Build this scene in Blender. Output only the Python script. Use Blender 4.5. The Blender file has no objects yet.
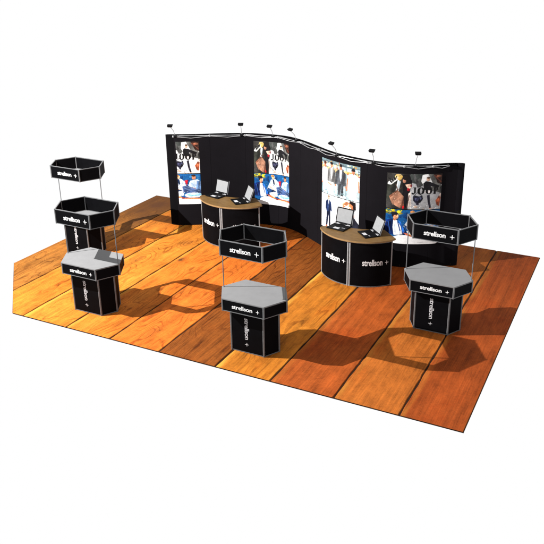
import bpy, bmesh, math, random
import numpy as np
from mathutils import Vector, Matrix

random.seed(7)
rng = np.random.RandomState(5)
scn = bpy.context.scene
col = scn.collection
PI = math.pi

# ------------------------------------------------------------------ materials
def srgb(c):
    return tuple((v / 12.92) if v <= .04045 else ((v + .055) / 1.055) ** 2.4 for v in c)

def new_mat(name):
    m = bpy.data.materials.new(name); m.use_nodes = True
    nt = m.node_tree
    b = nt.nodes['Principled BSDF']
    return m, nt, b

class NB:
    """small node-building helper"""
    def __init__(s, nt): s.nt = nt
    def n(s, t, **kw):
        o = s.nt.nodes.new(t)
        for k, v in kw.items(): setattr(o, k, v)
        return o
    def link(s, a, b): s.nt.links.new(a, b)
    def put(s, sock, v):
        if isinstance(v, (int, float)): sock.default_value = v
        elif isinstance(v, (tuple, list)): sock.default_value = v
        else: s.link(v, sock)
    def math(s, op, a, b=None, c=None, clamp=False):
        o = s.n('ShaderNodeMath', operation=op); o.use_clamp = clamp
        s.put(o.inputs[0], a)
        if b is not None: s.put(o.inputs[1], b)
        if c is not None: s.put(o.inputs[2], c)
        return o.outputs[0]
    def mix(s, f, a, b, mode='MIX'):
        o = s.n('ShaderNodeMix', data_type='RGBA', blend_type=mode)
        s.put(o.inputs[0], f); s.put(o.inputs[6], a); s.put(o.inputs[7], b)
        return o.outputs[2]
    def comb(s, x, y, z):
        o = s.n('ShaderNodeCombineXYZ'); s.put(o.inputs[0], x); s.put(o.inputs[1], y); s.put(o.inputs[2], z)
        return o.outputs[0]
    def noise(s, vec, scale, detail=3, rough=.5, dist=0.):
        o = s.n('ShaderNodeTexNoise'); s.link(vec, o.inputs['Vector'])
        o.inputs['Scale'].default_value = scale; o.inputs['Detail'].default_value = detail
        o.inputs['Roughness'].default_value = rough; o.inputs['Distortion'].default_value = dist
        return o.outputs[0]
    def mrange(s, v, a, b, c, d, smooth=False):
        o = s.n('ShaderNodeMapRange'); o.interpolation_type = 'SMOOTHSTEP' if smooth else 'LINEAR'
        s.put(o.inputs[0], v)
        for i, q in enumerate((a, b, c, d)): s.put(o.inputs[1 + i], q)
        return o.outputs[0]

def simple(name, c, rough=.6, spec=.2, metal=0., var=.15, scale=14., bump=0., bscale=300.):
    m, nt, b = new_mat(name); g = NB(nt)
    tc = g.n('ShaderNodeTexCoord').outputs['Object']
    v = g.noise(tc, scale, 4, .6)
    f = g.mrange(v, .3, .7, 1 - var, 1 + var)
    o = g.n('ShaderNodeVectorMath', operation='SCALE')
    o.inputs[0].default_value = c; g.link(f, o.inputs['Scale'])
    g.link(o.outputs[0], b.inputs['Base Color'])
    r = g.mrange(v, .3, .7, rough - .06, rough + .06)
    g.link(r, b.inputs['Roughness'])
    b.inputs['Specular IOR Level'].default_value = spec
    b.inputs['Metallic'].default_value = metal
    if bump:
        bn = g.n('ShaderNodeBump'); bn.inputs['Strength'].default_value = bump; bn.inputs['Distance'].default_value = .002
        g.link(g.noise(tc, bscale, 2), bn.inputs['Height']); g.link(bn.outputs[0], b.inputs['Normal'])
    return m

M = {}
M['fabric'] = simple('black_fabric', (.0042, .0036, .0046), .9, .04, var=.12, scale=3, bump=.25, bscale=500)
M['fabric_end'] = simple('black_fabric_end', (.0022, .0020, .0024), .9, .03, var=.1)
M['panel'] = simple('black_laminate', (.0016, .0016, .0021), .6, .03, var=.2, scale=5)
M['alu'] = simple('brushed_aluminium', (.085, .087, .090), .42, .35, var=.16, scale=22)
M['alu_light'] = simple('pale_aluminium', (.20, .205, .21), .38, .4, var=.12, scale=20)
M['steel'] = simple('bright_strut', (.19, .19, .195), .35, .5, var=.2, scale=12)
M['grey_top'] = simple('grey_laminate', (.128, .128, .131), .55, .15, var=.05, scale=6)
M['white'] = simple('white_vinyl', (.50, .50, .50), .5, .2, var=.03)
M['white_soft'] = simple('pale_vinyl', (.33, .33, .34), .5, .2, var=.05)
M['plastic'] = simple('black_plastic', (.0035, .0035, .004), .5, .05, var=.2)
M['dark_alu'] = simple('dark_hinge', (.16, .16, .17), .4, .4, var=.15)
M['screen'] = simple('pale_screen', (.175, .178, .182), .3, .2, var=.03)
M['wire'] = simple('pole_metal', (.09, .095, .10), .35, .4, var=.1)

def wood_top():
    m, nt, b = new_mat('oak_laminate'); g = NB(nt)
    tc = g.n('ShaderNodeTexCoord').outputs['Object']
    mp = g.n('ShaderNodeMapping'); mp.inputs['Scale'].default_value = (1.5, 14, 3); mp.inputs['Rotation'].default_value = (0, 0, .5)
    g.link(tc, mp.inputs[0])
    v = g.noise(mp.outputs[0], 3.2, 6, .65, .6)
    v2 = g.noise(mp.outputs[0], 14, 3, .6)
    f = g.math('ADD', g.math('MULTIPLY', v, .7), g.math('MULTIPLY', v2, .3))
    c = g.mix(g.mrange(f, .36, .64, 0, 1), (.062, .032, .009, 1), (.135, .076, .025, 1))
    g.link(c, b.inputs['Base Color']); b.inputs['Roughness'].default_value = .5
    b.inputs['Specular IOR Level'].default_value = .2
    return m
M['oak'] = wood_top()
M['oak_edge'] = simple('oak_edge_band', (.20, .12, .05), .5, .2, var=.12, scale=9)

def print_mat():
    m, nt, b = new_mat('printed_vinyl'); g = NB(nt)
    a = g.n('ShaderNodeAttribute', attribute_name='Col')
    tc = g.n('ShaderNodeTexCoord').outputs['Object']
    v = g.mrange(g.noise(tc, 60, 3), .3, .7, .94, 1.06)
    o = g.n('ShaderNodeVectorMath', operation='SCALE')
    g.link(a.outputs['Color'], o.inputs[0]); g.link(v, o.inputs['Scale'])
    g.link(o.outputs[0], b.inputs['Base Color'])
    b.inputs['Roughness'].default_value = .5; b.inputs['Specular IOR Level'].default_value = .15
    return m
M['print'] = print_mat()

# seams and the boards between them (X of each seam line)
SEAMS = [-6.51, -5.48, -4.50, -3.46, -2.47, -1.43, -.31, .70, 1.79, 2.84, 3.79]
KNOTS = [(-3.33, .75, .08, .13, 1.7), (-4.20, .36, .12, .30, .6), (-5.98, 3.60, .24, .36, 2.2), (-6.10, 2.95, .14, .3, 1.2), (-5.75, 2.3, .07, .5, .9), (-6.3, 3.9, .10, .3, 1.1), (-5.7, 3.95, .12, .25, 1.2), (-6.2, 1.6, .06, .3, .7),
         (-3.75, 1.62, .14, .30, .6), (-5.05, 2.72, .10, .22, .8), (-4.85, 1.80, .08, .18, .6), (-1.95, -2.2, .10, .25, .35),
         (-3.05, -1.9, .10, .22, .4), (.25, 2.1, .10, .2, .4), (-2.55, 3.1, .08, .2, .6), (-3.85, -1.5, .16, .35, .5), (.18, -1.9, .1, .16, .4)]

def floor_mat():
    m, nt, b = new_mat('pine_boards'); g = NB(nt)
    pos = g.n('ShaderNodeTexCoord').outputs['Object']
    sp = g.n('ShaderNodeSeparateXYZ'); g.link(pos, sp.inputs[0])
    x, y = sp.outputs[0], sp.outputs[1]
    base = g.n('ShaderNodeAttribute', attribute_name='base').outputs['Color']
    prm = g.n('ShaderNodeAttribute', attribute_name='prm')
    ps = g.n('ShaderNodeSeparateColor'); g.link(prm.outputs['Color'], ps.inputs[0])
    freq, contrast, patch = ps.outputs[0], ps.outputs[1], ps.outputs[2]
    ex = g.n('ShaderNodeAttribute', attribute_name='extra')
    es = g.n('ShaderNodeSeparateColor'); g.link(ex.outputs['Color'], es.inputs[0])
    seed, edge = es.outputs[0], es.outputs[1]
    sx = g.math('MULTIPLY', seed, 37.)
    # ring field
    v1 = g.comb(g.math('ADD', x, sx), g.math('MULTIPLY', y, .30), seed)
    w1 = g.noise(v1, 1.5, 2, .45)
    v2 = g.comb(g.math('MULTIPLY', g.math('ADD', x, sx), 3.), g.math('MULTIPLY', y, .8), seed)
    w2 = g.noise(v2, 2.0, 3, .5)
    r = g.math('ADD', g.math('MULTIPLY', x, .55), g.math('ADD', g.math('MULTIPLY', w1, 1.25), g.math('MULTIPLY', w2, .10)))
    kd = None
    for (kx, ky, a, c, amp) in KNOTS:
        dx = g.math('DIVIDE', g.math('SUBTRACT', x, kx), a)
        dy = g.math('DIVIDE', g.math('SUBTRACT', y, ky), c)
        d2 = g.math('ADD', g.math('MULTIPLY', dx, dx), g.math('MULTIPLY', dy, dy))
        e = g.math('EXPONENT', g.math('MULTIPLY', d2, -.55))
        r = g.math('ADD', r, g.math('MULTIPLY', e, .30 * amp + .12))
        core = g.math('MULTIPLY', g.math('EXPONENT', g.math('MULTIPLY', d2, -1.6)), amp)
        kd = core if kd is None else g.math('ADD', kd, core)
    ph = g.math('MULTIPLY', r, g.math('MULTIPLY', freq, 100.))
    s1 = g.math('SINE', ph)
    line = g.mrange(s1, .62, .98, 0, 1, True)
    s2 = g.math('SINE', g.math('MULTIPLY', ph, 3.37))
    line2 = g.mrange(s2, .2, 1., 0, 1, True)
    modn = g.mrange(g.noise(g.comb(g.math('ADD', x, sx), g.math('MULTIPLY', y, .5), 3.), 2.6, 3), .38, .66, .1, 1.)
    # long fine streaks
    vs = g.comb(g.math('MULTIPLY', g.math('ADD', x, sx), 45.), g.math('MULTIPLY', y, 1.1), 0.)
    st = g.mrange(g.noise(vs, 1., 4, .6), .3, .7, -1, 1)
    vs2 = g.comb(g.math('MULTIPLY', g.math('ADD', x, sx), 9.), g.math('MULTIPLY', y, .35), 5.)
    st2 = g.mrange(g.noise(vs2, 1., 3, .55), .3, .7, -1, 1)
    weave = g.mrange(g.noise(g.comb(g.math('MULTIPLY', x, 14.), g.math('MULTIPLY', y, 22.), 1.), 1.6, 4, .7), .3, .7, -1, 1)
    dark = g.math('ADD', g.math('MULTIPLY', g.math('MULTIPLY', line, modn), .85), g.math('MULTIPLY', line2, .16))
    dark = g.math('MULTIPLY', dark, contrast)
    val = g.math('SUBTRACT', 1., dark)
    strk = es.outputs[2]
    val = g.math('ADD', val, g.math('MULTIPLY', st, g.math('ADD', .07, g.math('MULTIPLY', strk, .22))))
    val = g.math('ADD', val, g.math('MULTIPLY', st2, .20))
    val = g.math('ADD', val, g.math('MULTIPLY', weave, .13))
    bl = g.mrange(g.noise(g.comb(g.math('ADD', x, sx), g.math('MULTIPLY', y, .55), 11.), 3.4, 6, .68), .32, .68, -1, 1)
    val = g.math('ADD', val, g.math('MULTIPLY', bl, .24))
    vf = g.comb(g.math('MULTIPLY', g.math('ADD', x, sx), 95.), g.math('MULTIPLY', y, 3.2), 2.)
    fine = g.mrange(g.noise(vf, 1., 5, .7), .34, .62, -1, .7)
    val = g.math('ADD', val, g.math('MULTIPLY', fine, .15))
    # darker towards the far back of the boards
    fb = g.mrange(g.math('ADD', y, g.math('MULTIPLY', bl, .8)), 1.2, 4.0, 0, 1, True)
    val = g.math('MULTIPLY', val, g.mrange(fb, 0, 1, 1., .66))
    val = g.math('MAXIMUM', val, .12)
    # hue changes: dark lines go to red-brown, pale patches to yellow
    cdark = g.mix(1., base, (.62, .36, .25, 1), 'MULTIPLY')
    c = g.mix(g.math('MINIMUM', g.math('MULTIPLY', dark, 1.1), 1.), base, cdark)
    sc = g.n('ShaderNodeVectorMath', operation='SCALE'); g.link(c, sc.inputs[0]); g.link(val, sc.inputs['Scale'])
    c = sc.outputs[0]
    pn = g.noise(g.comb(g.math('ADD', x, g.math('MULTIPLY', seed, 11.)), g.math('MULTIPLY', y, .45), 9.), 1.7, 4, .6)
    pf = g.math('MULTIPLY', g.mrange(pn, .50, .72, 0, 1, True), patch)
    c = g.mix(pf, c, g.mix(1., c, (1.25, 1.55, 1.9, 1), 'MULTIPLY'))
    # reddish drifts
    rn = g.noise(g.comb(g.math('ADD', x, g.math('MULTIPLY', seed, 23.)), g.math('MULTIPLY', y, .6), 4.), 1.4, 3, .6)
    c = g.mix(g.mrange(rn, .5, .7, 0, .55, True), c, g.mix(1., c, (1.0, .74, .55, 1), 'MULTIPLY'))
    # the outermost board is stained dark towards its far end
    ob = g.math('MULTIPLY', g.math('LESS_THAN', x, -5.478), g.mrange(g.math('ADD', y, g.math('MULTIPLY', bl, 1.1)), 1.0, 3.2, 0, .72, True))
    c = g.mix(ob, c, (.050, .020, .007, 1))
    # knots
    kn = g.math('MULTIPLY', kd, g.mrange(g.noise(pos, 9., 4, .7), .3, .65, .35, 1.05))
    c = g.mix(g.math('MINIMUM', g.math('MULTIPLY', kn, .8), .92), c, (.052, .020, .008, 1))
    # worn pale edge of a board, its yellow highlight painted into the colour
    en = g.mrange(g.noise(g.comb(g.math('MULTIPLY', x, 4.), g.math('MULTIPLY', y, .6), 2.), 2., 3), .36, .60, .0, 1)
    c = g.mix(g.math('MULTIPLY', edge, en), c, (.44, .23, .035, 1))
    # scratches and specks
    vo = g.noise(g.comb(g.math('MULTIPLY', x, 30.), g.math('MULTIPLY', y, 12.), 7.), 1.3, 5, .75)
    c = g.mix(g.mrange(vo, .61, .70, 0, .6), c, (.10, .035, .010, 1))
    g.link(c, b.inputs['Base Color'])
    b.inputs['Roughness'].default_value = .75; b.inputs['Specular IOR Level'].default_value = .05
    bn = g.n('ShaderNodeBump'); bn.inputs['Strength'].default_value = .12; bn.inputs['Distance'].default_value = .004
    g.link(val, bn.inputs['Height']); g.link(bn.outputs[0], b.inputs['Normal'])
    return m
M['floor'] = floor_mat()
M['gap'] = simple('board_gap', (.018, .008, .004), .9, .05)

# ------------------------------------------------------------------ object helpers
def link(name, bm, mats, parent=None, smooth=False):
    me = bpy.data.meshes.new(name)
    bm.normal_update(); bm.to_mesh(me); bm.free()
    for m in (mats if isinstance(mats, (list, tuple)) else [mats]): me.materials.append(M[m])
    if smooth:
        for p in me.polygons: p.use_smooth = True
    o = bpy.data.objects.new(name, me); col.objects.link(o)
    if parent: o.parent = parent
    return o

def tag(o, label, cat, group=None, kind=None):
    if label: o['label'] = label
    if cat: o['category'] = cat
    if group: o['group'] = group
    if kind: o['kind'] = kind
    return o

def empty(name, loc, rz=0.):
    o = bpy.data.objects.new(name, None); col.objects.link(o)
    o.location = loc; o.rotation_euler = (0, 0, rz); o.empty_display_size = .1
    return o

def copy_tree(o, parent=None):
    c = o.copy(); col.objects.link(c)
    if parent: c.parent = parent
    for ch in list(o.children): copy_tree(ch, c)
    return c

def box(bm, x0, x1, y0, y1, z0, z1, mat=None, bev=0.):
    """axis box, optionally transformed by matrix mat"""
    r = bmesh.ops.create_cube(bm, size=1.)
    vs = r['verts']
    for v in vs:
        v.co = Vector(((x0 + x1) / 2 + v.co.x * (x1 - x0), (y0 + y1) / 2 + v.co.y * (y1 - y0), (z0 + z1) / 2 + v.co.z * (z1 - z0)))
    if bev:
        es = list({e for v in vs for e in v.link_edges})
        rr = bmesh.ops.bevel(bm, geom=es, offset=bev, segments=2, profile=.6, affect='EDGES')
        vs = list({v for f in rr['faces'] for v in f.verts} | {v for v in vs if v.is_valid})
    if mat is not None:
        bmesh.ops.transform(bm, matrix=mat, verts=[v for v in vs if v.is_valid])
    return vs

def bar(bm, a, b, w, h=None, up=Vector((0, 0, 1)), bev=0.):
    """box beam from a to b, w across, h along 'up'"""
    a, b = Vector(a), Vector(b); d = b - a; L = d.length; d.normalize()
    if abs(d.dot(up)) > .95: up = Vector((0, 1, 0))
    s = d.cross(up).normalized(); u = s.cross(d)
    m = Matrix((( d.x, s.x, u.x, a.x), (d.y, s.y, u.y, a.y), (d.z, s.z, u.z, a.z), (0, 0, 0, 1)))
    h = h or w
    box(bm, 0, L, -w / 2, w / 2, -h / 2, h / 2, m, bev)

def tube(bm, a, b, r, seg=10, r2=None):
    a, b = Vector(a), Vector(b); d = b - a
    m = Matrix.Translation((a + b) / 2) @ d.to_track_quat('Z', 'Y').to_matrix().to_4x4()
    bmesh.ops.create_cone(bm, cap_ends=True, segments=seg, radius1=r, radius2=r if r2 is None else r2, depth=d.length, matrix=m)

def prism(bm, pts, z0, z1, cap=True):
    lo = [bm.verts.new((x, y, z0)) for x, y in pts]; hi = [bm.verts.new((x, y, z1)) for x, y in pts]
    n = len(pts); fs = []
    for i in range(n): fs.append(bm.faces.new((lo[i], lo[(i + 1) % n], hi[(i + 1) % n], hi[i])))
    if cap: fs.append(bm.faces.new(hi)); fs.append(bm.faces.new(lo[::-1]))
    return fs

# lettering ------------------------------------------------------------------
def text_geo(body, bold=.018):
    cu = bpy.data.curves.new('t', 'FONT'); cu.body = body; cu.size = 1.; cu.offset = bold; cu.space_character = .93
    cu.resolution_u = 3
    o = bpy.data.objects.new('t', cu); col.objects.link(o)
    bpy.context.view_layer.update()
    dg = bpy.context.evaluated_depsgraph_get()
    me = bpy.data.meshes.new_from_object(o.evaluated_get(dg))
    vs = np.array([v.co[:2] for v in me.vertices]); fs = [tuple(p.vertices) for p in me.polygons]
    bpy.data.objects.remove(o); bpy.data.meshes.remove(me); bpy.data.curves.remove(cu)
    vs -= vs.min(0); size = vs.max(0)
    return vs / size, fs
WORD = text_geo('strellson', .021)

def logo(name, w, h, gap, plus, mapf, mat, parent, thin=.17):
    """'strellson +' : word w x h, then a plus sign; mapf(x,y)->3D; x measured from word's left, y from its baseline"""
    bm = bmesh.new()
    vs = [bm.verts.new(mapf(x * w, y * h)) for x, y in WORD[0]]
    for f in WORD[1]:
        try: bm.faces.new([vs[i] for i in f])
        except ValueError: pass
    link(name, bm, mat, parent)
    bm = bmesh.new()
    cx, cy, r = w + gap + plus / 2, h * .40, plus / 2
    t = r * thin
    def face(P): bm.faces.new([bm.verts.new(mapf(*p)) for p in P])
    face([(cx + t, cy - t * 1.12), (cx + t, cy + t * 1.12), (cx - t, cy + t * 1.12), (cx - t, cy - t * 1.12)])
    for k in range(4):
        a = k * PI / 2; c, s = math.cos(a), math.sin(a)
        P = [(t, -t), (r, -t * .6), (r, t * .6), (t, t)]
        face([(cx + u * c - v * s, cy + (u * s + v * c) * 1.12) for u, v in P])
    bmesh.ops.remove_doubles(bm, verts=bm.verts[:], dist=1e-5)
    return link('plus_emblem', bm, mat, parent)

# ------------------------------------------------------------------ floor
def build_floor():
    Y0, Y1 = -2.725, 4.235
    bm = bmesh.new()
    lb = bm.loops.layers.float_color.new('base'); lp = bm.loops.layers.float_color.new('prm'); le = bm.loops.layers.float_color.new('extra')
    cols = [(.175, .058, .008), (.335, .078, .008), (.350, .088, .009), (.345, .076, .008), (.340, .068, .008),
            (.135, .035, .005), (.270, .076, .008), (.240, .056, .009), (.262, .076, .010), (.210, .046, .008)]
    #      frequency, contrast, pale patches
    prms = [(.80, .65, .15), (.95, .58, .40), (1.0, .62, .45), (.95, .64, .40), (.85, .68, .30),
            (.60, .45, .0), (.60, .40, .40), (.60, .16, .25), (.40, .18, .35), (.60, .14, .15)]
    strk = es.outputs[2]
    val = g.math('ADD', val, g.math('MULTIPLY', st, g.math('ADD', .07, g.math('MULTIPLY', strk, .22))))
    val = g.math('ADD', val, g.math('MULTIPLY', st2, .13))
    val = g.math('ADD', val, g.math('MULTIPLY', weave, .08))
    val = g.math('MAXIMUM', val, .12)
    # hue changes: dark lines go to red-brown, pale patches to yellow
    cdark = g.mix(1., base, (.62, .36, .25, 1), 'MULTIPLY')
    c = g.mix(g.math('MINIMUM', g.math('MULTIPLY', dark, 1.1), 1.), base, cdark)
    sc = g.n('ShaderNodeVectorMath', operation='SCALE'); g.link(c, sc.inputs[0]); g.link(val, sc.inputs['Scale'])
    c = sc.outputs[0]
    pn = g.noise(g.comb(g.math('ADD', x, g.math('MULTIPLY', seed, 11.)), g.math('MULTIPLY', y, .45), 9.), 1.7, 4, .6)
    pf = g.math('MULTIPLY', g.mrange(pn, .50, .72, 0, 1, True), patch)
    c = g.mix(pf, c, g.mix(1., c, (1.35, 1.75, 2.2, 1), 'MULTIPLY'))
    # reddish drifts
    rn = g.noise(g.comb(g.math('ADD', x, g.math('MULTIPLY', seed, 23.)), g.math('MULTIPLY', y, .6), 4.), 1.4, 3, .6)
    c = g.mix(g.mrange(rn, .5, .7, 0, .55, True), c, g.mix(1., c, (1.0, .74, .55, 1), 'MULTIPLY'))
    # the outermost board is stained dark towards its far end
    ob = g.math('MULTIPLY', g.math('LESS_THAN', x, -5.478), g.mrange(g.math('ADD', y, g.math('MULTIPLY', bl, 1.1)), 1.0, 3.2, 0, .72, True))
    c = g.mix(ob, c, (.050, .020, .007, 1))
    # knots
    kn = g.math('MULTIPLY', kd, g.mrange(g.noise(pos, 9., 4, .7), .3, .65, .35, 1.05))
    c = g.mix(g.math('MINIMUM', g.math('MULTIPLY', kn, .8), .92), c, (.052, .020, .008, 1))
    # worn pale board edge with the bevel's bright highlight painted in
    en = g.mrange(g.noise(g.comb(g.math('MULTIPLY', x, 4.), g.math('MULTIPLY', y, 1.1), 2.), 2., 3), .30, .62, .15, 1)
    c = g.mix(g.math('MULTIPLY', edge, en), c, (.48, .29, .045, 1))
    # scratches and specks
    vo = g.noise(g.comb(g.math('MULTIPLY', x, 30.), g.math('MULTIPLY', y, 12.), 7.), 1.3, 5, .75)
    c = g.mix(g.mrange(vo, .66, .74, 0, .5), c, (.10, .035, .010, 1))
    g.link(c, b.inputs['Base Color'])
    b.inputs['Roughness'].default_value = .75; b.inputs['Specular IOR Level'].default_value = .05
    bn = g.n('ShaderNodeBump'); bn.inputs['Strength'].default_value = .12; bn.inputs['Distance'].default_value = .004
    g.link(val, bn.inputs['Height']); g.link(bn.outputs[0], b.inputs['Normal'])
    return m
M['floor'] = floor_mat()
M['gap'] = simple('board_gap', (.018, .008, .004), .9, .05)

# ------------------------------------------------------------------ object helpers
def link(name, bm, mats, parent=None, smooth=False):
    me = bpy.data.meshes.new(name)
    bm.normal_update(); bm.to_mesh(me); bm.free()
    for m in (mats if isinstance(mats, (list, tuple)) else [mats]): me.materials.append(M[m])
    if smooth:
        for p in me.polygons: p.use_smooth = True
    o = bpy.data.objects.new(name, me); col.objects.link(o)
    if parent: o.parent = parent
    return o

def tag(o, label, cat, group=None, kind=None):
    if label: o['label'] = label
    if cat: o['category'] = cat
    if group: o['group'] = group
    if kind: o['kind'] = kind
    return o

def empty(name, loc, rz=0.):
    o = bpy.data.objects.new(name, None); col.objects.link(o)
    o.location = loc; o.rotation_euler = (0, 0, rz); o.empty_display_size = .1
    return o

def copy_tree(o, parent=None):
    c = o.copy(); col.objects.link(c)
    if parent: c.parent = parent
    for ch in list(o.children): copy_tree(ch, c)
    return c

def box(bm, x0, x1, y0, y1, z0, z1, mat=None, bev=0.):
    """axis box, optionally transformed by matrix mat"""
    r = bmesh.ops.create_cube(bm, size=1.)
    vs = r['verts']
    for v in vs:
        v.co = Vector(((x0 + x1) / 2 + v.co.x * (x1 - x0), (y0 + y1) / 2 + v.co.y * (y1 - y0), (z0 + z1) / 2 + v.co.z * (z1 - z0)))
    if bev:
        es = list({e for v in vs for e in v.link_edges})
        rr = bmesh.ops.bevel(bm, geom=es, offset=bev, segments=2, profile=.6, affect='EDGES')
        vs = list({v for f in rr['faces'] for v in f.verts} | {v for v in vs if v.is_valid})
    if mat is not None:
        bmesh.ops.transform(bm, matrix=mat, verts=[v for v in vs if v.is_valid])
    return vs

def bar(bm, a, b, w, h=None, up=Vector((0, 0, 1)), bev=0.):
    """box beam from a to b, w across, h along 'up'"""
    a, b = Vector(a), Vector(b); d = b - a; L = d.length; d.normalize()
    if abs(d.dot(up)) > .95: up = Vector((0, 1, 0))
    s = d.cross(up).normalized(); u = s.cross(d)
    m = Matrix((( d.x, s.x, u.x, a.x), (d.y, s.y, u.y, a.y), (d.z, s.z, u.z, a.z), (0, 0, 0, 1)))
    h = h or w
    box(bm, 0, L, -w / 2, w / 2, -h / 2, h / 2, m, bev)

def tube(bm, a, b, r, seg=10, r2=None):
    a, b = Vector(a), Vector(b); d = b - a
    m = Matrix.Translation((a + b) / 2) @ d.to_track_quat('Z', 'Y').to_matrix().to_4x4()
    bmesh.ops.create_cone(bm, cap_ends=True, segments=seg, radius1=r, radius2=r if r2 is None else r2, depth=d.length, matrix=m)

def prism(bm, pts, z0, z1, cap=True):
    lo = [bm.verts.new((x, y, z0)) for x, y in pts]; hi = [bm.verts.new((x, y, z1)) for x, y in pts]
    n = len(pts); fs = []
    for i in range(n): fs.append(bm.faces.new((lo[i], lo[(i + 1) % n], hi[(i + 1) % n], hi[i])))
    if cap: fs.append(bm.faces.new(hi)); fs.append(bm.faces.new(lo[::-1]))
    return fs

# lettering ------------------------------------------------------------------
def text_geo(body, bold=.018):
    cu = bpy.data.curves.new('t', 'FONT'); cu.body = body; cu.size = 1.; cu.offset = bold; cu.space_character = .93
    cu.resolution_u = 3
    o = bpy.data.objects.new('t', cu); col.objects.link(o)
    bpy.context.view_layer.update()
    dg = bpy.context.evaluated_depsgraph_get()
    me = bpy.data.meshes.new_from_object(o.evaluated_get(dg))
    vs = np.array([v.co[:2] for v in me.vertices]); fs = [tuple(p.vertices) for p in me.polygons]
    bpy.data.objects.remove(o); bpy.data.meshes.remove(me); bpy.data.curves.remove(cu)
    vs -= vs.min(0); size = vs.max(0)
    return vs / size, fs
WORD = text_geo('strellson', .021)

def logo(name, w, h, gap, plus, mapf, mat, parent, thin=.17):
    """'strellson +' : word w x h, then a plus sign; mapf(x,y)->3D; x measured from word's left, y from its baseline"""
    bm = bmesh.new()
    vs = [bm.verts.new(mapf(x * w, y * h)) for x, y in WORD[0]]
    for f in WORD[1]:
        try: bm.faces.new([vs[i] for i in f])
        except ValueError: pass
    link(name, bm, mat, parent)
    bm = bmesh.new()
    cx, cy, r = w + gap + plus / 2, h * .40, plus / 2
    t = r * thin
    def face(P): bm.faces.new([bm.verts.new(mapf(*p)) for p in P])
    face([(cx + t, cy - t * 1.12), (cx + t, cy + t * 1.12), (cx - t, cy + t * 1.12), (cx - t, cy - t * 1.12)])
    for k in range(4):
        a = k * PI / 2; c, s = math.cos(a), math.sin(a)
        P = [(t, -t), (r, -t * .6), (r, t * .6), (t, t)]
        face([(cx + u * c - v * s, cy + (u * s + v * c) * 1.12) for u, v in P])
    bmesh.ops.remove_doubles(bm, verts=bm.verts[:], dist=1e-5)
    return link('plus_emblem', bm, mat, parent)

# ------------------------------------------------------------------ floor
def build_floor():
    Y0, Y1 = -2.725, 4.235
    bm = bmesh.new()
    lb = bm.loops.layers.float_color.new('base'); lp = bm.loops.layers.float_color.new('prm'); le = bm.loops.layers.float_color.new('extra')
    cols = [(.190, .070, .012), (.330, .098, .011), (.345, .110, .013), (.340, .092, .011), (.335, .080, .010),
            (.125, .034, .005), (.265, .086, .009), (.200, .042, .007), (.240, .066, .010), (.175, .034, .006)]
    #      frequency, contrast, pale patches
    prms = [(.70, .50, .2), (.80, .34, .5), (.85, .38, .6), (.80, .42, .5), (.75, .46, .35),
            (.60, .40, .0), (.50, .26, .45), (.60, .12, .25), (.40, .12, .40), (.60, .10, .15)]
    strk = [.5, .3, .3, .35, .35, 1.0, .35, .5, .4, .5]
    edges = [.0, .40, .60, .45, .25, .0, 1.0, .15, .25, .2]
    n = 90
    for k in range(10):
        xa, xb = SEAMS[k], SEAMS[k + 1]
        ga = 0 if k == 0 else .018; gb = 0 if k == 9 else .015
        def wob(side, y):
            if (side == 0 and k == 0) or (side == 1 and k == 9): return 0.
            a = .004 * math.sin(y * 5.3 + k * 2 + side) + .003 * math.sin(y * 13.7 + k * 5 + side * 2)
            if k in (7, 8) and abs(y + 1.75 - .25 * (k == 8)) < .18: a += .007 * math.sin(y * 27 + k)
            return a
        rows = []
        for i in range(n + 1):
            y = Y0 + (Y1 - Y0) * i / n
            L = xa + ga + wob(0, y); R = xb - gb + wob(1, y)
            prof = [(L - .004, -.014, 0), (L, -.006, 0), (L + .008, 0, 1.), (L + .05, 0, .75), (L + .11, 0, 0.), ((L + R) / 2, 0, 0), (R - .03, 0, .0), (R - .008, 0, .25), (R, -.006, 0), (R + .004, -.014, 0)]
            rows.append([(bm.verts.new((px, y, pz)), e) for px, pz, e in prof])
        def fc(q, lo=True):
            f = bm.faces.new([v for v, e in q])
            for lpx, (v, e) in zip(f.loops, q):
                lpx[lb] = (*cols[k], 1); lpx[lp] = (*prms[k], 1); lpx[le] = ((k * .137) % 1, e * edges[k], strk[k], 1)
            return f
        for i in range(n):
            for j in range(9): fc([rows[i][j], rows[i][j + 1], rows[i + 1][j + 1], rows[i + 1][j]])
        fc([q for q in rows[0]][::-1]); fc([q for q in rows[-1]])
    # the cut corner at the left
    P = Vector((-4.756, -2.72, 0)); Q = Vector((-6.528, -.942, 0))
    d = (Q - P).normalized(); nrm = Vector((d.y, -d.x, 0))
    if nrm.dot(Vector((0, 0, 0)) - P) > 0: nrm = -nrm
    r = bmesh.ops.bisect_plane(bm, geom=bm.verts[:] + bm.edges[:] + bm.faces[:], plane_co=P, plane_no=nrm, clear_outer=True)
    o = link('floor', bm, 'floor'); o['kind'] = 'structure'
    # dark bed under the boards, with a narrow dark lip closing their ends
    bed = bmesh.new()
    prism(bed, [(-6.505, Y0 + .006), (3.784, Y0 + .006), (3.784, Y1 - .006), (-6.505, Y1 - .006)], -.016, -.0125)
    bmesh.ops.bisect_plane(bed, geom=bed.verts[:] + bed.edges[:] + bed.faces[:], plane_co=P - nrm * .006, plane_no=nrm, clear_outer=True)
    bmesh.ops.holes_fill(bed, edges=bed.edges[:])
    for a, b in (((-4.74, Y0 - .002), (3.793, Y0 - .002)), ((3.794, Y0 - .006), (3.794, Y1)), ((P.x, P.y), (Q.x, Q.y))):
        bar(bed, (a[0], a[1], -.0095), (b[0], b[1], -.0095), .008, .014)
    o = link('floor_underlay', bed, 'gap'); o['kind'] = 'structure'
build_floor()

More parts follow.
